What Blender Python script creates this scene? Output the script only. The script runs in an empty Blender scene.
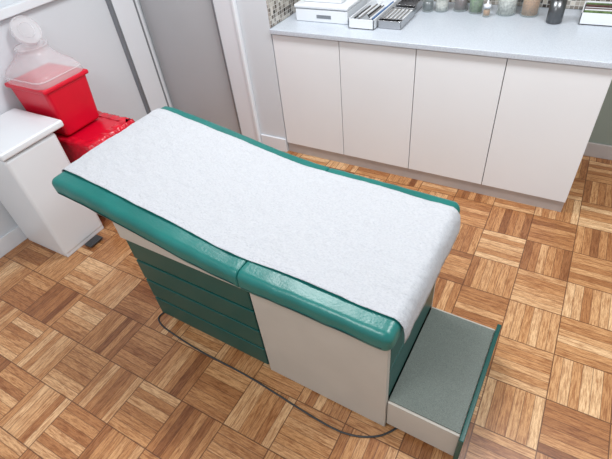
import bpy, bmesh, math, random
from mathutils import Vector, Matrix, noise
random.seed(4)
S=bpy.context.scene
S.view_settings.view_transform='Standard'
def lin(c):
    return tuple(((x/255)/12.92 if x/255<=0.04045 else ((x/255+0.055)/1.055)**2.4) for x in c)+(1,)
# ---------------------------------------------------------------- materials
class NT:
    def __init__(s,name):
        s.m=bpy.data.materials.new(name); s.m.use_nodes=True
        s.t=s.m.node_tree; s.n=s.t.nodes; s.l=s.t.links
        s.b=s.n['Principled BSDF']
    def new(s,ty,**k):
        n=s.n.new(ty)
        for a,b in k.items(): setattr(n,a,b)
        return n
    def put(s,sock,v):
        if isinstance(v,bpy.types.NodeSocket): s.l.new(v,sock)
        elif v is not None: sock.default_value=v
    def math(s,op,a,b=None,c=None):
        n=s.new('ShaderNodeMath',operation=op); s.put(n.inputs[0],a); s.put(n.inputs[1],b)
        if c is not None: s.put(n.inputs[2],c)
        return n.outputs[0]
    def mix(s,f,a,b,bt='MIX'):
        n=s.new('ShaderNodeMix',data_type='RGBA',blend_type=bt); s.put(n.inputs[0],f); s.put(n.inputs[6],a); s.put(n.inputs[7],b); return n.outputs[2]
    def ramp(s,f,stops):
        n=s.new('ShaderNodeValToRGB'); e=n.color_ramp.elements
        while len(e)<len(stops): e.new(0.5)
        for i,(p,c) in enumerate(stops): e[i].position=p; e[i].color=c
        s.put(n.inputs[0],f); return n.outputs[0]
    def comb(s,x,y,z):
        n=s.new('ShaderNodeCombineXYZ'); s.put(n.inputs[0],x); s.put(n.inputs[1],y); s.put(n.inputs[2],z); return n.outputs[0]
    def noise(s,vec,scale,detail=4,rough=.5):
        n=s.new('ShaderNodeTexNoise'); s.put(n.inputs['Vector'],vec); n.inputs['Scale'].default_value=scale
        n.inputs['Detail'].default_value=detail; n.inputs['Roughness'].default_value=rough; return n.outputs[0]
    def bump(s,h,st,dist=.01):
        n=s.new('ShaderNodeBump'); n.inputs['Strength'].default_value=st; n.inputs['Distance'].default_value=dist
        s.put(n.inputs['Height'],h); s.l.new(n.outputs[0],s.b.inputs['Normal'])
def mat(name,col,rough=.5,metal=0,var=.06,vs=6,bump=0,bs=80,coat=0,trans=0,alpha=1):
    t=NT(name); c=lin(col); g=t.new('ShaderNodeNewGeometry').outputs['Position']
    n=t.noise(g,vs); d=tuple(x*(1-var) for x in c[:3])+(1,); e=tuple(min(1,x*(1+var)) for x in c[:3])+(1,)
    t.put(t.b.inputs['Base Color'],t.ramp(n,[(.3,d),(.7,e)]))
    t.b.inputs['Roughness'].default_value=rough; t.b.inputs['Metallic'].default_value=metal
    t.b.inputs['Coat Weight'].default_value=coat; t.b.inputs['Transmission Weight'].default_value=trans
    t.b.inputs['Alpha'].default_value=alpha
    if bump: t.bump(t.noise(g,bs,3),bump,.004)
    return t.m
M={}
M['teal']=mat('teal_vinyl',(20,104,98),.32,var=.12,bump=.2,bs=110)
M['teald']=mat('teal_laminate',(8,76,70),.36,var=.06)
M['tealdk']=mat('teal_edge',(6,40,38),.5)
M['beige']=mat('beige_enamel',(186,180,170),.42,var=.04)
M['white']=mat('white_laminate',(230,233,236),.33,var=.015,vs=2)
M['wall']=mat('wall_paint',(210,215,220),.7,var=.02,vs=2,bump=.05)
M['wallr']=mat('wall_paint_shaded',(136,144,134),.7,var=.03,vs=2)  # back wall: shadow beside the cabinet put into the base colour
M['ceil']=mat('ceiling_paint',(232,236,238),.8,var=.01)
M['trim']=mat('trim_gloss',(224,228,233),.3,var=.01)
M['grey']=mat('door_grey',(182,185,188),.35,var=.03,vs=1.5)
M['dark']=mat('dark_gap',(18,20,20),.7)
M['rubber']=mat('black_rubber',(52,54,56),.5)
M['kick']=mat('toe_kick',(178,170,166),.5,var=.05,vs=12)
M['steel']=mat('steel',(190,190,192),.22,1)
M['steeld']=mat('brushed_dark_steel',(110,112,114),.3,1)
M['alu']=mat('aluminium_strip',(140,145,150),.4,.6)
M['plast']=mat('white_plastic',(226,230,234),.3,var=.01)
M['red']=mat('red_plastic',(208,4,42),.3,var=.05)
M['redbag']=mat('red_bag',(206,14,42),.2,var=.25,vs=25,bump=.7,bs=22)
M['clear']=mat('translucent_plastic',(232,230,233),.12,var=.02,alpha=.34)
M['glass']=mat('jar_glass',(215,228,228),.05,var=.01,alpha=.2)
M['tan']=mat('wood_sticks',(165,122,82),.6,var=.5,vs=160)
M['cotton']=mat('cotton',(190,190,184),.9,var=.35,vs=90,bump=.5,bs=100)
M['amber']=mat('amber_jar',(80,48,46),.3,var=.4,vs=40)
M['olive']=mat('olive_packets',(84,108,60),.5,var=.6,vs=50)
M['cfoot']=mat('blue_label',(70,110,160),.5)
M['black']=mat('black_plastic',(28,28,30),.35)
t=NT('countertop_laminate'); g=t.new('ShaderNodeNewGeometry').outputs['Position']
t.put(t.b.inputs['Base Color'],t.ramp(t.noise(g,260,2),[(.35,lin((182,190,200))),(.65,lin((202,210,219)))])); t.b.inputs['Roughness'].default_value=.28; M['counter']=t.m
t=NT('step_tread_rubber'); g=t.new('ShaderNodeNewGeometry').outputs['Position']; nn=t.noise(g,420,2,.6)
t.put(t.b.inputs['Base Color'],t.ramp(nn,[(.3,lin((86,95,90))),(.7,lin((120,129,122)))])); t.b.inputs['Roughness'].default_value=.5; t.bump(nn,.25,.002); M['tread']=t.m
# paper : soft crepe
t=NT('exam_paper'); g=t.new('ShaderNodeNewGeometry').outputs['Position']
mp=t.new('ShaderNodeMapping'); t.put(mp.inputs['Vector'],g); mp.inputs['Scale'].default_value=(1,1.8,1)
crepe=t.noise(mp.outputs[0],120,5,.7); big=t.noise(mp.outputs[0],16,3,.5)
nn=t.math('ADD',crepe,t.math('MULTIPLY',big,2.5))
t.put(t.b.inputs['Base Color'],t.ramp(crepe,[(.30,lin((178,182,189))),(.5,lin((193,196,201))),(.7,lin((199,202,206)))])); t.b.inputs['Roughness'].default_value=.6; t.bump(nn,.8,.008); M['paper']=t.m
t=NT('mosaic_tile'); g=t.new('ShaderNodeNewGeometry').outputs['Position']; sp=t.new('ShaderNodeSeparateXYZ'); t.put(sp.inputs[0],g)
ax=t.math('ADD',sp.outputs[0],sp.outputs[1])
u=t.math('MULTIPLY',ax,42); v=t.math('MULTIPLY',sp.outputs[2],42)
wn=t.new('ShaderNodeTexWhiteNoise'); t.put(wn.inputs['Vector'],t.comb(t.math('FLOOR',u),t.math('FLOOR',v),0))
col=t.ramp(wn.outputs['Value'],[(0,lin((90,80,72))),(.35,lin((150,142,132))),(.6,lin((206,200,190))),(1,lin((52,44,40)))])
fu=t.math('FRACT',u); fv=t.math('FRACT',v)
gr=t.math('MAXIMUM',t.math('LESS_THAN',fu,.12),t.math('LESS_THAN',fv,.12))
t.put(t.b.inputs['Base Color'],t.mix(gr,col,lin((205,203,198)))); t.b.inputs['Roughness'].default_value=.25; M['mosaic']=t.m
# parquet
BS=.232; NS=6; OX=.05; OY=.02
t=NT('parquet_floor'); g=t.new('ShaderNodeNewGeometry').outputs['Position']; sp=t.new('ShaderNodeSeparateXYZ'); t.put(sp.inputs[0],g)
px=t.math('DIVIDE',t.math('SUBTRACT',sp.outputs[0],OX),BS); py=t.math('DIVIDE',t.math('SUBTRACT',sp.outputs[1],OY),BS)
fx=t.math('FLOOR',px); fy=t.math('FLOOR',py); ux=t.math('FRACT',px); uy=t.math('FRACT',py)
par=t.math('FLOORED_MODULO',t.math('ADD',fx,fy),2)
def lerp(a,b,f): return t.math('ADD',t.math('MULTIPLY',a,t.math('SUBTRACT',1,f)),t.math('MULTIPLY',b,f))
ac=lerp(ux,uy,par); al=lerp(uy,ux,par)
an=t.math('MULTIPLY',ac,NS); si=t.math('FLOOR',an); fs=t.math('FRACT',an)
wn=t.new('ShaderNodeTexWhiteNoise'); t.put(wn.inputs['Vector'],t.comb(fx,fy,si)); rs=wn.outputs['Value']
wb=t.new('ShaderNodeTexWhiteNoise'); t.put(wb.inputs['Vector'],t.comb(fx,fy,77)); rb=wb.outputs['Value']
tone=t.math('ADD',t.math('MULTIPLY',rs,.62),t.math('MULTIPLY',rb,.38))
off=t.math('MULTIPLY',rs,90)
gv=t.comb(t.math('ADD',t.math('MULTIPLY',al,1.6),off),t.math('ADD',t.math('MULTIPLY',an,2.6),off),off)
gr=t.noise(gv,2.2,6,.7)
gv2=t.comb(t.math('ADD',t.math('MULTIPLY',al,5),off),t.math('MULTIPLY',an,14),off)
gr2=t.noise(gv2,2.0,4,.7)
base=t.ramp(tone,[(.08,lin((140,90,56))),(.3,lin((184,130,84))),(.6,lin((212,162,112))),(.92,lin((238,200,154)))])
wood=t.mix(t.math('MULTIPLY',t.ramp(gr,[(.42,(0,0,0,1)),(.64,(1,1,1,1))]),.88),base,t.mix(1,base,lin((180,149,122)),'MULTIPLY'))
wood=t.mix(t.math('MULTIPLY',t.ramp(gr2,[(.46,(0,0,0,1)),(.68,(1,1,1,1))]),.62),wood,t.mix(1,wood,lin((162,132,112)),'MULTIPLY'))
wear=t.noise(g,1.6,3,.6)
wood=t.mix(t.math('MULTIPLY',t.ramp(wear,[(.45,(0,0,0,1)),(.7,(1,1,1,1))]),.3),wood,t.mix(1,wood,lin((210,180,156)),'MULTIPLY'))
seam1=t.math('MINIMUM',fs,t.math('SUBTRACT',1,fs))
bx=t.math('MINIMUM',ux,t.math('SUBTRACT',1,ux)); by=t.math('MINIMUM',uy,t.math('SUBTRACT',1,uy)); seam2=t.math('MINIMUM',bx,by)
sm=t.math('MAXIMUM',t.math('MULTIPLY',t.math('LESS_THAN',seam1,.035),.62),t.math('MULTIPLY',t.math('LESS_THAN',seam2,.010),.82))
t.put(t.b.inputs['Base Color'],t.mix(sm,wood,lin((84,48,27))))
t.put(t.b.inputs['Roughness'],t.math('ADD',.2,t.math('MULTIPLY',gr,.2)))
t.bump(t.math('SUBTRACT',t.math('MULTIPLY',gr,.3),sm),.25,.002); M['parquet']=t.m
# ---------------------------------------------------------------- geometry
def link(o,par=None):
    S.collection.objects.link(o)
    if par: o.parent=par
    return o
def empty(name,loc=(0,0,0),rz=0):
    e=bpy.data.objects.new(name,None); e.location=loc; e.rotation_euler=(0,0,rz); return link(e)
def fin(name,bm,m,par=None,smooth=False):
    me=bpy.data.meshes.new(name); bmesh.ops.recalc_face_normals(bm,faces=bm.faces); bm.to_mesh(me); bm.free()
    if m is not None:
        for x in (m if isinstance(m,list) else [m]): me.materials.append(x)
    if smooth:
        for p in me.polygons: p.use_smooth=True
    return link(bpy.data.objects.new(name,me),par)
def box(name,x0,x1,y0,y1,z0,z1,m,par=None,bev=.003,seg=2,taper=0,ttop=0):
    bm=bmesh.new(); bmesh.ops.create_cube(bm,size=1)
    for v in bm.verts:
        k=1-taper if v.co.z<0 else 1-ttop
        v.co=Vector(((x0+x1)/2+v.co.x*(x1-x0)*k,(y0+y1)/2+v.co.y*(y1-y0)*k,(z0+z1)/2+v.co.z*(z1-z0)))
    if bev: bmesh.ops.bevel(bm,geom=list(bm.edges),offset=bev,segments=seg,profile=.5,affect='EDGES')
    o=fin(name,bm,m,par,smooth=bev>0)
    if bev:
        w=o.modifiers.new('wn','WEIGHTED_NORMAL')
    return o
def lathe(name,cx,cy,prof,m,par=None,n=32):
    bm=bmesh.new(); rings=[]
    for r,z in prof:
        rings.append([bm.verts.new((cx+r*math.cos(2*math.pi*i/n),cy+r*math.sin(2*math.pi*i/n),z)) for i in range(n)])
    for a,b in zip(rings,rings[1:]):
        for i in range(n): bm.faces.new((a[i],a[(i+1)%n],b[(i+1)%n],b[i]))
    bm.faces.new(rings[0]); bm.faces.new(rings[-1])
    return fin(name,bm,m,par,True)
def tube(name,pts,r,m,par=None,cyc=False):
    c=bpy.data.curves.new(name,'CURVE'); c.dimensions='3D'; c.bevel_depth=r; c.bevel_resolution=3
    s=c.splines.new('NURBS'); s.points.add(len(pts)-1); s.use_endpoint_u=True; s.order_u=3; s.use_cyclic_u=cyc
    for p,q in zip(s.points,pts): p.co=(*q,1)
    c.materials.append(m); return link(bpy.data.objects.new(name,c),par)
def tray(name,x0,x1,y0,y1,z0,z1,m,par,w=.006):
    box(name+'_floor',x0,x1,y0,y1,z0,z0+w,m,par,.001)
    box(name+'_side_a',x0,x0+w,y0,y1,z0,z1,m,par,.001); box(name+'_side_b',x1-w,x1,y0,y1,z0,z1,m,par,.001)
    box(name+'_side_c',x0,x1,y0,y0+w,z0,z1,m,par,.001); box(name+'_side_d',x0,x1,y1-w,y1,z0,z1,m,par,.001)
# room
XL=-2.82; YF=2.41; XC=-1.70; YB=3.1; XR=2.2; YN=-1.6; ZC=2.7
box('floor',XL-.1,XR,YN,YB+.1,-.05,0,M['parquet'],bev=0)
box('ceiling',XL-.1,XR,YN,YB+.1,ZC,ZC+.05,M['ceil'],bev=0)
box('wall_left',XL-.1,XL,YN,YB,0,ZC,M['wall'],bev=0)
box('wall_closet',-2.10,XC,YF,YB,0,ZC,M['wall'],bev=0)
box('wall_closet_header',XL,-2.10,YF,YF+.12,2.06,ZC,M['wall'],bev=0)
box('wall_back',XL-.1,XR,YB,YB+.1,0,ZC,M['wallr'],bev=0)
box('baseboard_left',XL,XL+.015,YN,YF-.26,0,.11,M['trim'])
box('baseboard_back',.24,XR,YB-.015,YB,0,.1,M['kick'])
box('baseboard_closet',-1.92,XC,YF-.014,YF,0,.11,M['trim'])
box('trim_1',XL,XL+.04,YN,1.95,1.2,1.25,M['trim'],bev=.006)   # chair rail
d=empty('door_1')
box('panel',XL+.01,-2.105,YF+.012,YF+.05,.008,2.05,M['grey'],d,.003)
d=empty('trim_3')
box('casing_right',-2.10,-1.95,YF-.025,YF,0,2.1,M['trim'],d,.006)
box('casing_outer',-1.95,-1.925,YF-.035,YF,0,2.1,M['trim'],d,.006)
box('casing_bead',-2.108,-2.095,YF-.03,YF,0,2.1,M['alu'],d,.002)
d=empty('trim_2')
box('casing_flat',XL,XL+.03,2.17,2.39,0,2.3,M['trim'],d,.006)
box('casing_strip',XL,XL+.036,2.15,2.17,0,2.3,M['alu'],d,.002)
box('casing_strip_b',XL,XL+.036,2.35,2.362,0,2.3,M['alu'],d,.002)
box('trim_4',XC,XC+.008,YF+.0,YB,.912,1.6,M['mosaic'],bev=0)
box('trim_5',XC+.008,.3,YB-.008,YB,.912,1.6,M['mosaic'],bev=0)
# cabinet
c=empty('base_cabinet')
x0,x1=XC+.005,.19; w=(x1-x0)/4
box('carcass',x0,x1,YF+.02,YB-.001,.085,.878,M['white'],c,.001)
box('gap_backing',x0+.004,x1-.004,YF+.0185,YF+.0205,.09,.872,M['rubber'],c,0)
box('plinth',x0,x1-.005,YF+.012,YB-.001,0,.085,M['kick'],c,.001)
for i in range(4): box(f'door_panel_{i+1}',x0+i*w+.002,x0+(i+1)*w-.002,YF,YF+.018,.082,.872,M['white'],c,.002)
box('countertop',x0,x1+.04,YF-.02,YB-.001,.88,.91,M['counter'],c,.004)
# ---------------------------------------------------------------- exam table
T=empty('exam_table',(-.226,.685,0),math.radians(-1.5))
W=.675; L=1.47
ZP=[(-1.47,.900),(-1.36,.893),(-1.2,.870),(-1.0,.837),(-.8,.803),(-.60,.781),(-.3,.774),(0,.768)]
def zt(x):
    if x<=ZP[0][0]: return ZP[0][1]
    if x>=0: return ZP[-1][1]
    for i in range(len(ZP)-1):
        if ZP[i][0]<=x<=ZP[i+1][0]:
            p0=ZP[max(0,i-1)];p1=ZP[i];p2=ZP[i+1];p3=ZP[min(len(ZP)-1,i+2)]
            u=(x-p1[0])/(p2[0]-p1[0]); h=p2[0]-p1[0]
            m1=(p2[1]-p0[1])/(p2[0]-p0[0]); m2=(p3[1]-p1[1])/(p3[0]-p1[0])
            return (2*u**3-3*u*u+1)*p1[1]+(u**3-2*u*u+u)*h*m1+(-2*u**3+3*u*u)*p2[1]+(u**3-u*u)*h*m2
def cushion(name,xa,xb,ra,rb,th=.085):
    bm=bmesh.new()
    r=.026
    def sect(x,ins):
        y0,y1=ins,W-ins; z1=zt(x)-ins; z0=zt(x)-th+ins; rr=max(.004,r-ins*.6); pts=[]
        for cx,cy,a0 in ((y1-rr,z1-rr,0),(y0+rr,z1-rr,90),(y0+rr,z0+rr,180),(y1-rr,z0+rr,270)):
            for k in range(7):
                a=math.radians(a0+k*15); pts.append((cx+rr*math.cos(a),cy+rr*math.sin(a)))
            if a0==0:
                for k in range(1,8):
                    f=k/8; pts.append((y1-rr+(y0-y1+2*rr)*f,z1+.004*math.sin(math.pi*f)))
        pts=[(a+noise.noise(Vector((x*14,a*9,b*9)))*.003,b+noise.noise(Vector((x*17,a*9,b*9+5)))*.002) for a,b in pts]
        return [bm.verts.new((x,a,b)) for a,b in pts]
    rings=[]
    for k in range(6):
        a=k/5*math.pi/2; rings.append(sect(xa+ra*(1-math.cos(a)),ra*(1-math.sin(a))))
    n=44
    for k in range(1,n): rings.append(sect(xa+ra+(xb-rb-xa-ra)*k/n,0))
    for k in range(6):
        a=(5-k)/5*math.pi/2; rings.append(sect(xb-rb*(1-math.cos(a)),rb*(1-math.sin(a))))
    for a,b in zip(rings,rings[1:]):
        for i in range(len(a)): bm.faces.new((a[i],a[(i+1)%len(a)],b[(i+1)%len(a)],b[i]))
    bm.faces.new(rings[0]); bm.faces.new(rings[-1])
    return fin(name,bm,M['teal'],T,True)
cushion('back_cushion',-L,-.5505,.03,.008)
cushion('seat_cushion',-.5495,0,.008,.03)
for nm,xa,xb in (('back',-L+.03,-.57),('seat',-.535,-.03)):
    for sd,yy in (('near',-.0005),('far',W+.0005)):
        tube(f'{nm}_piping_{sd}',[(xa+(xb-xa)*i/14,yy,zt(xa+(xb-xa)*i/14)-.058) for i in range(15)],.0018,M['tealdk'],T)
# paper sheet
bm=bmesh.new(); nx,ny=260,110; ya,yb=.07,.615
path=[(-L-.006,zt(-L)-.075),(-L-.006,zt(-L)-.03),(-L+.004,zt(-L)-.006)]
for i in range(nx):
    x=-L+.02+(L-.04)*i/(nx-1); path.append((x,zt(x)+.0075))
path+= [(-.008,zt(0)-.001),(.006,zt(0)-.02),(.011,zt(0)-.05),(.013,zt(0)-.08),(.013,zt(0)-.10)]
g=[]
def rid(x,y,s,o): return 1-abs(noise.noise(Vector((x*s,y*s,o))))*2
for i,(x,z) in enumerate(path):
    row=[]
    for j in range(ny+1):
        y=ya+(yb-ya)*j/ny
        e=noise.noise(Vector((x*4,3,(1 if j>ny/2 else 9))))*.006*(abs(j/ny-.5)*2)**6
        wx=x+noise.noise(Vector((x*4,y*4,8)))*.06
        f=noise.noise(Vector((x*6,y*5,0)))*.0025+rid(wx,y*1.3,8,2)*.0024+rid(wx*.7,y,18,7)*.0018+rid(wx,y*.6,38,4)*.0008
        dome=.004*math.sin(math.pi*(y/W))
        if 3<=i<len(path)-5: row.append(bm.verts.new((x,y+e,z+dome+f-.0022)))
        else: row.append(bm.verts.new((x+abs(f)*(1 if i>5 else -1),y+e,z+(dome if i in(2,len(path)-5) else 0))))
    g.append(row)
for a,b in zip(g,g[1:]):
    for j in range(ny): bm.faces.new((a[j],a[j+1],b[j+1],b[j]))
o=fin('paper_cover',bm,M['paper'],T,True); sm=o.modifiers.new('s','SOLIDIFY'); sm.thickness=.0005
# base
BX0,BX1,BY0,BY1=-1.275,-.04,.09,.60
box('body',BX0+.01,BX1-.015,BY0+.015,BY1,.05,.60,M['dark'],T,.003)
box('head_panel',BX0+.002,BX0+.012,BY0+.015,BY1,.03,.60,M['beige'],T,.002)
box('plinth',BX0+.05,BX1-.03,BY0+.05,BY1-.03,0,.05,M['dark'],T,.002)
box('side_panel',-.60,BX1,BY0-.006,BY0+.02,.012,.60,M['beige'],T,.003)
box('far_side_panel',BX0+.01,BX1,BY1,BY1+.012,.02,.60,M['beige'],T,.003)
box('top_frame',BX0-.01,-.03,BY0-.02,BY1+.02,.590,.69,M['beige'],T,.004)
box('head_support',-1.40,BX0+.0,.15,.52,.68,.76,M['beige'],T,.004)
z=.050
for i in range(4):
    box(f'drawer_{i+1}',BX0,-.606,BY0-.008,BY0+.014,z,z+.122,M['teald'],T,.004)
    z+=.1345
box('foot_panel_lower',BX1-.016,BX1,BY0+.022,BY1,.22,.395,M['teald'],T,.003)
box('foot_panel_upper',BX1-.016,BX1,BY0+.022,BY1,.41,.555,M['teald'],T,.003)
box('foot_panel_top',BX1-.016,BX1-.002,BY0+.022,BY1,.575,.66,M['beige'],T,.003)
# step
box('step_box',-.038,.235,BY0+.005,BY1-.0,.03,.205,M['beige'],T,.003)
box('step_tread',-.036,.232,BY0+.015,BY1-.012,.205,.211,M['tread'],T,.001)
box('step_front',.235,.252,BY0-.015,BY1+.02,.02,.222,M['teald'],T,.003)
for i,y in enumerate((BY0+.06,BY1-.06)): lathe(f'step_foot_{i+1}',.19,y,[(.015,0),(.015,.03)],M['rubber'],T,12)
pts=[(-1.50,.86),(-1.545,.80),(-1.50,.755),(-1.36,.735),(-1.196,.72),(-.925,.716),(-.75,.70),(-.613,.685),(-.442,.672),(-.36,.685),(-.301,.71),(-.25,.745),(-.215,.80)]
tube('power_cord',[(x,y,.0045) for x,y in pts],.0042,M['rubber'])
# ---------------------------------------------------------------- waste bins
b=empty('step_bin')
box('body',-2.79,-2.375,.875,1.19,.02,.715,M['plast'],b,.018,4,taper=.03)
box('base_ring',-2.78,-2.385,.885,1.18,0,.03,M['trim'],b,.004)
box('lid',-2.80,-2.36,.865,1.25,.724,.765,M['plast'],b,.012,4)
box('hinge',-2.70,-2.5,1.19,1.215,.6,.70,M['plast'],b,.004)
box('pedal',-2.36,-2.30,1.0,1.1,.012,.024,M['rubber'],b,.004)
b=empty('red_waste_bin')
box('body',-2.79,-2.29,1.265,1.59,0,.55,M['red'],b,.02,3,taper=.08)
box('lid',-2.80,-2.27,1.262,1.60,.562,.597,M['red'],b,.012,3)
bm=bmesh.new(); N=240; rows=[]
prof=[(-.05,.600),(-.012,.603),(.004,.596),(.012,.57),(.016,.53),(.020,.49),(.026,.45),(.030,.41),(.034,.375)]
for k,(o_,zz) in enumerate(prof):
    row=[]
    for i in range(N):
        s_=i/N*4; q=int(s_); f=s_-q
        cs=[(-2.79,1.262),(-2.262,1.262),(-2.262,1.605),(-2.79,1.605)]; a=cs[q]; c2=cs[(q+1)%4]
        x=a[0]+(c2[0]-a[0])*f; y=a[1]+(c2[1]-a[1])*f
        nx_=1 if q==1 else (-1 if q==3 else 0); ny_=-1 if q==0 else (1 if q==2 else 0)
        am=o_+(max(0,k-1)/8)*.012*(math.sin(i*.9)+.6*math.sin(i*.41+k*.3))+.002*math.sin(i*1.7)
        if nx_<0 or ny_<0: am=min(am,0.002)
        zz2=zz-(.02*math.sin(i*.23)+.010*math.sin(i*.9) if k==8 else 0)+.002*math.sin(i*.7)
        row.append(bm.verts.new((x+nx_*am,y+ny_*am,zz2)))
    rows.append(row)
for a,c2 in zip(rows,rows[1:]):
    for i in range(N): bm.faces.new((a[i],a[(i+1)%N],c2[(i+1)%N],c2[i]))
fin('liner',bm,M['redbag'],b,True)
b=empty('sharps_container')
box('body',-2.78,-2.44,1.27,1.56,.604,.90,M['red'],b,.025,4,taper=.12)
box('rim',-2.79,-2.43,1.26,1.57,.885,.91,M['red'],b,.008,3)
bm=bmesh.new(); rings=[]
def rsq(cx,cy,hx,hy,z,p=5,n=48):
    out=[]
    for i in range(n):
        a=2*math.pi*i/n; ca,sa=math.cos(a),math.sin(a); k=(abs(ca)**p+abs(sa)**p)**(-1/p)
        out.append(bm.verts.new((cx+hx*ca*k,cy+hy*sa*k,z)))
    return out
for (cx,cy,hx,hy,z,p) in [(-2.61,1.415,.175,.15,.91,8),(-2.61,1.415,.178,.152,.925,8),(-2.61,1.415,.170,.146,.955,7),(-2.62,1.42,.160,.138,.975,6),(-2.64,1.425,.125,.115,1.0,4),(-2.66,1.44,.095,.092,1.03,2.5),(-2.67,1.45,.085,.085,1.055,2),(-2.67,1.45,.092,.092,1.062,2),(-2.67,1.45,.090,.090,1.07,2),(-2.67,1.45,.076,.076,1.066,2),(-2.67,1.45,.066,.066,1.03,2)]:
    rings.append(rsq(cx,cy,hx,hy,z,p))
for a,c2 in zip(rings,rings[1:]):
    for i in range(48): bm.faces.new((a[i],a[(i+1)%48],c2[(i+1)%48],c2[i]))
fin('lid_hood',bm,M['clear'],b,True)
tube('lid_edge',[(-2.61+.176*math.cos(a)*(abs(math.cos(a))**8+abs(math.sin(a))**8)**(-1/8),1.415+.150*math.sin(a)*(abs(math.cos(a))**8+abs(math.sin(a))**8)**(-1/8),.945) for a in [2*math.pi*i/48 for i in range(48)]],.004,M['clear'],b,True)
bm=bmesh.new(); bmesh.ops.create_cone(bm,cap_ends=True,segments=40,radius1=.082,radius2=.074,depth=.016)
mt=Matrix.Translation((-2.735,1.50,1.125))@Matrix.Rotation(math.radians(62),4,'Y')
bmesh.ops.transform(bm,matrix=mt,verts=bm.verts)
fin('rotor_flap',bm,M['clear'],b,False)
for rr,nm in ((.077,'rotor_rim'),(.042,'rotor_ring')):
    tube(nm,[tuple(mt@Vector((rr*math.cos(a*math.pi/8),rr*math.sin(a*math.pi/8),.010))) for a in range(16)],.0035,M['clear'],b,True)
# ---------------------------------------------------------------- countertop items
ZT=.9105
b=empty('glove_box')
box('carton',-1.60,-1.24,2.57,2.88,ZT,ZT+.075,M['plast'],b,.006)
box('carton_lid',-1.605,-1.235,2.565,2.885,ZT+.079,ZT+.10,M['plast'],b,.006)
box('second_carton',-1.56,-1.30,2.62,2.86,ZT+.101,ZT+.17,M['plast'],b,.006)
box('label',-1.45,-1.35,2.5685,2.5695,ZT+.025,ZT+.045,M['alu'],b,0)
b=empty('supply_tray'); tray('tray',-1.21,-1.05,2.52,2.95,ZT,ZT+.055,M['plast'],b)
for i in range(8):
    x=-1.195+i*.016; tube(f'pen_{i+1}',[(x,2.56+random.random()*.1,ZT+.04),(x+.01,2.78+random.random()*.12,ZT+.045)],.005,[M['steeld'],M['plast'],M['steel'],M['plast'],M['black'],M['steel'],M['plast'],M['cfoot']][i],b)
b=empty('instrument_tray'); tray('tray',-1.04,-.90,2.56,2.80,ZT,ZT+.045,M['steel'],b,.003)
box('lid',-1.035,-.905,2.63,2.79,ZT+.03,ZT+.04,M['plast'],b,.002)
for i in range(5):
    x=-1.02+i*.024; tube(f'instrument_{i+1}',[(x,2.58,ZT+.045),(x+.004,2.76,ZT+.048)],.004,M['steel'],b)
b=empty('kidney_dish'); tray('dish',-1.03,-.91,2.83,2.98,ZT,ZT+.05,M['steel'],b,.003)
def jar(name,x,y,r,h,fill,lid,fh=.75):
    b=empty(name)
    lathe('glass',x,y,[(r*.92,ZT),(r,ZT+.006),(r,ZT+h*.9),(r*.9,ZT+h)],M['glass'],b)
    lathe('base_ring',x,y,[(r*.96,ZT),(r*1.02,ZT+.004),(r*.96,ZT+.009)],M['steeld'] if fill is M['steel'] else M['glass'],b)
    lathe('contents',x,y,[(r*.85,ZT+.008),(r*.88,ZT+h*fh*.95),(r*.5,ZT+h*fh)],fill,b)
    if lid:
        lathe('lid',x,y,[(r*1.02,ZT+h),(r*1.02,ZT+h+.015),(r*.3,ZT+h+.02),(r*.25,ZT+h+.035),(r*.1,ZT+h+.04)],lid,b)
jar('glass_jar',-.855,2.91,.035,.12,M['steeld'],M['steel'],.5)
jar('glass_jar.001',-.775,2.93,.040,.13,M['cotton'],M['steel'],.4)
jar('ointment_jar',-.67,2.96,.043,.10,M['amber'],M['plast'])
jar('ointment_jar.001',-.575,2.94,.042,.10,M['olive'],M['black'])
jar('ointment_jar.002',-.50,2.88,.02,.05,M['tan'],M['plast'])
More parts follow.
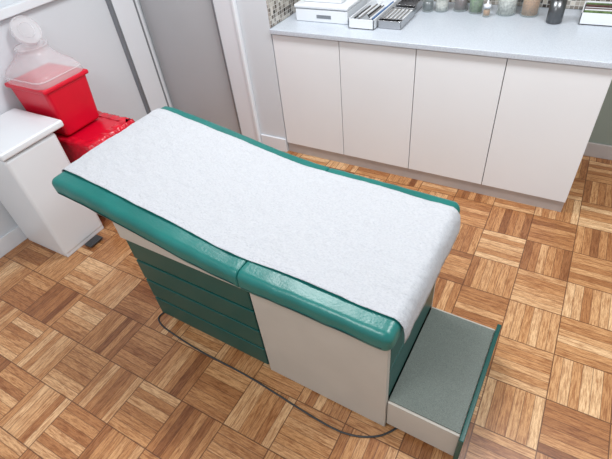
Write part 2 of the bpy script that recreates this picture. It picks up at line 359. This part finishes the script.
jar('cotton_swab_jar',-.405,2.95,.055,.16,M['cotton'],M['steel'])
jar('tongue_depressor_jar',-.28,2.95,.050,.16,M['tan'],M['steel'])
b=empty('steel_cup'); lathe('cup',-.14,2.86,[(.035,ZT),(.040,ZT+.005),(.040,ZT+.12),(.037,ZT+.12),(.034,ZT+.02)],M['steeld'],b)
tube('scissors',[(-.145,2.86,ZT+.03),(-.15,2.87,ZT+.17)],.005,M['black'],b)
b=empty('packet_tray'); tray('tray',-.02,.17,2.85,3.05,ZT,ZT+.06,M['plast'],b)
for i in range(8):
    box(f'packet_{i+1}',-.01,.16,2.86+i*.022,2.876+i*.022,ZT+.007,ZT+.05+.02*random.random(),[M['olive'],M['plast'],M['amber']][i%3],b,.002)
# ---------------------------------------------------------------- lights
def area(name,x,y,z,sx,sy,p,col=(1,1,1)):
    l=bpy.data.lights.new(name,'AREA'); l.shape='RECTANGLE'; l.size=sx; l.size_y=sy; l.energy=p; l.color=col
    o=bpy.data.objects.new(name,l); o.location=(x,y,z); link(o)
area('ceiling_light_panel',-1.2,1.75,ZC-.03,.8,.4,37,(.97,.98,1))
area('ceiling_light_panel.001',.6,1.6,ZC-.03,.8,.4,37,(.97,.98,1))
area('ceiling_light_panel.002',-.9,-.4,ZC-.03,.8,.4,30,(.97,.98,1))
wd=bpy.data.worlds.new('world'); S.world=wd; wd.use_nodes=True
wd.node_tree.nodes['Background'].inputs[0].default_value=(.89,.95,1,1); wd.node_tree.nodes['Background'].inputs[1].default_value=.76
# ---------------------------------------------------------------- camera
cd=bpy.data.cameras.new('camera'); cd.sensor_width=36; cd.lens=449/612*36; cd.clip_start=.02
cam=bpy.data.objects.new('camera',cd); link(cam)
bk=Vector((.4140,-.6132,.6725)).normalized(); rt=Vector((.8704,.4831,-.0959)); rt=(rt-bk*rt.dot(bk)).normalized(); up=bk.cross(rt)
m=Matrix((rt,up,bk)).transposed().to_4x4(); m.translation=(0,0,1.857); cam.matrix_world=m
S.camera=cam
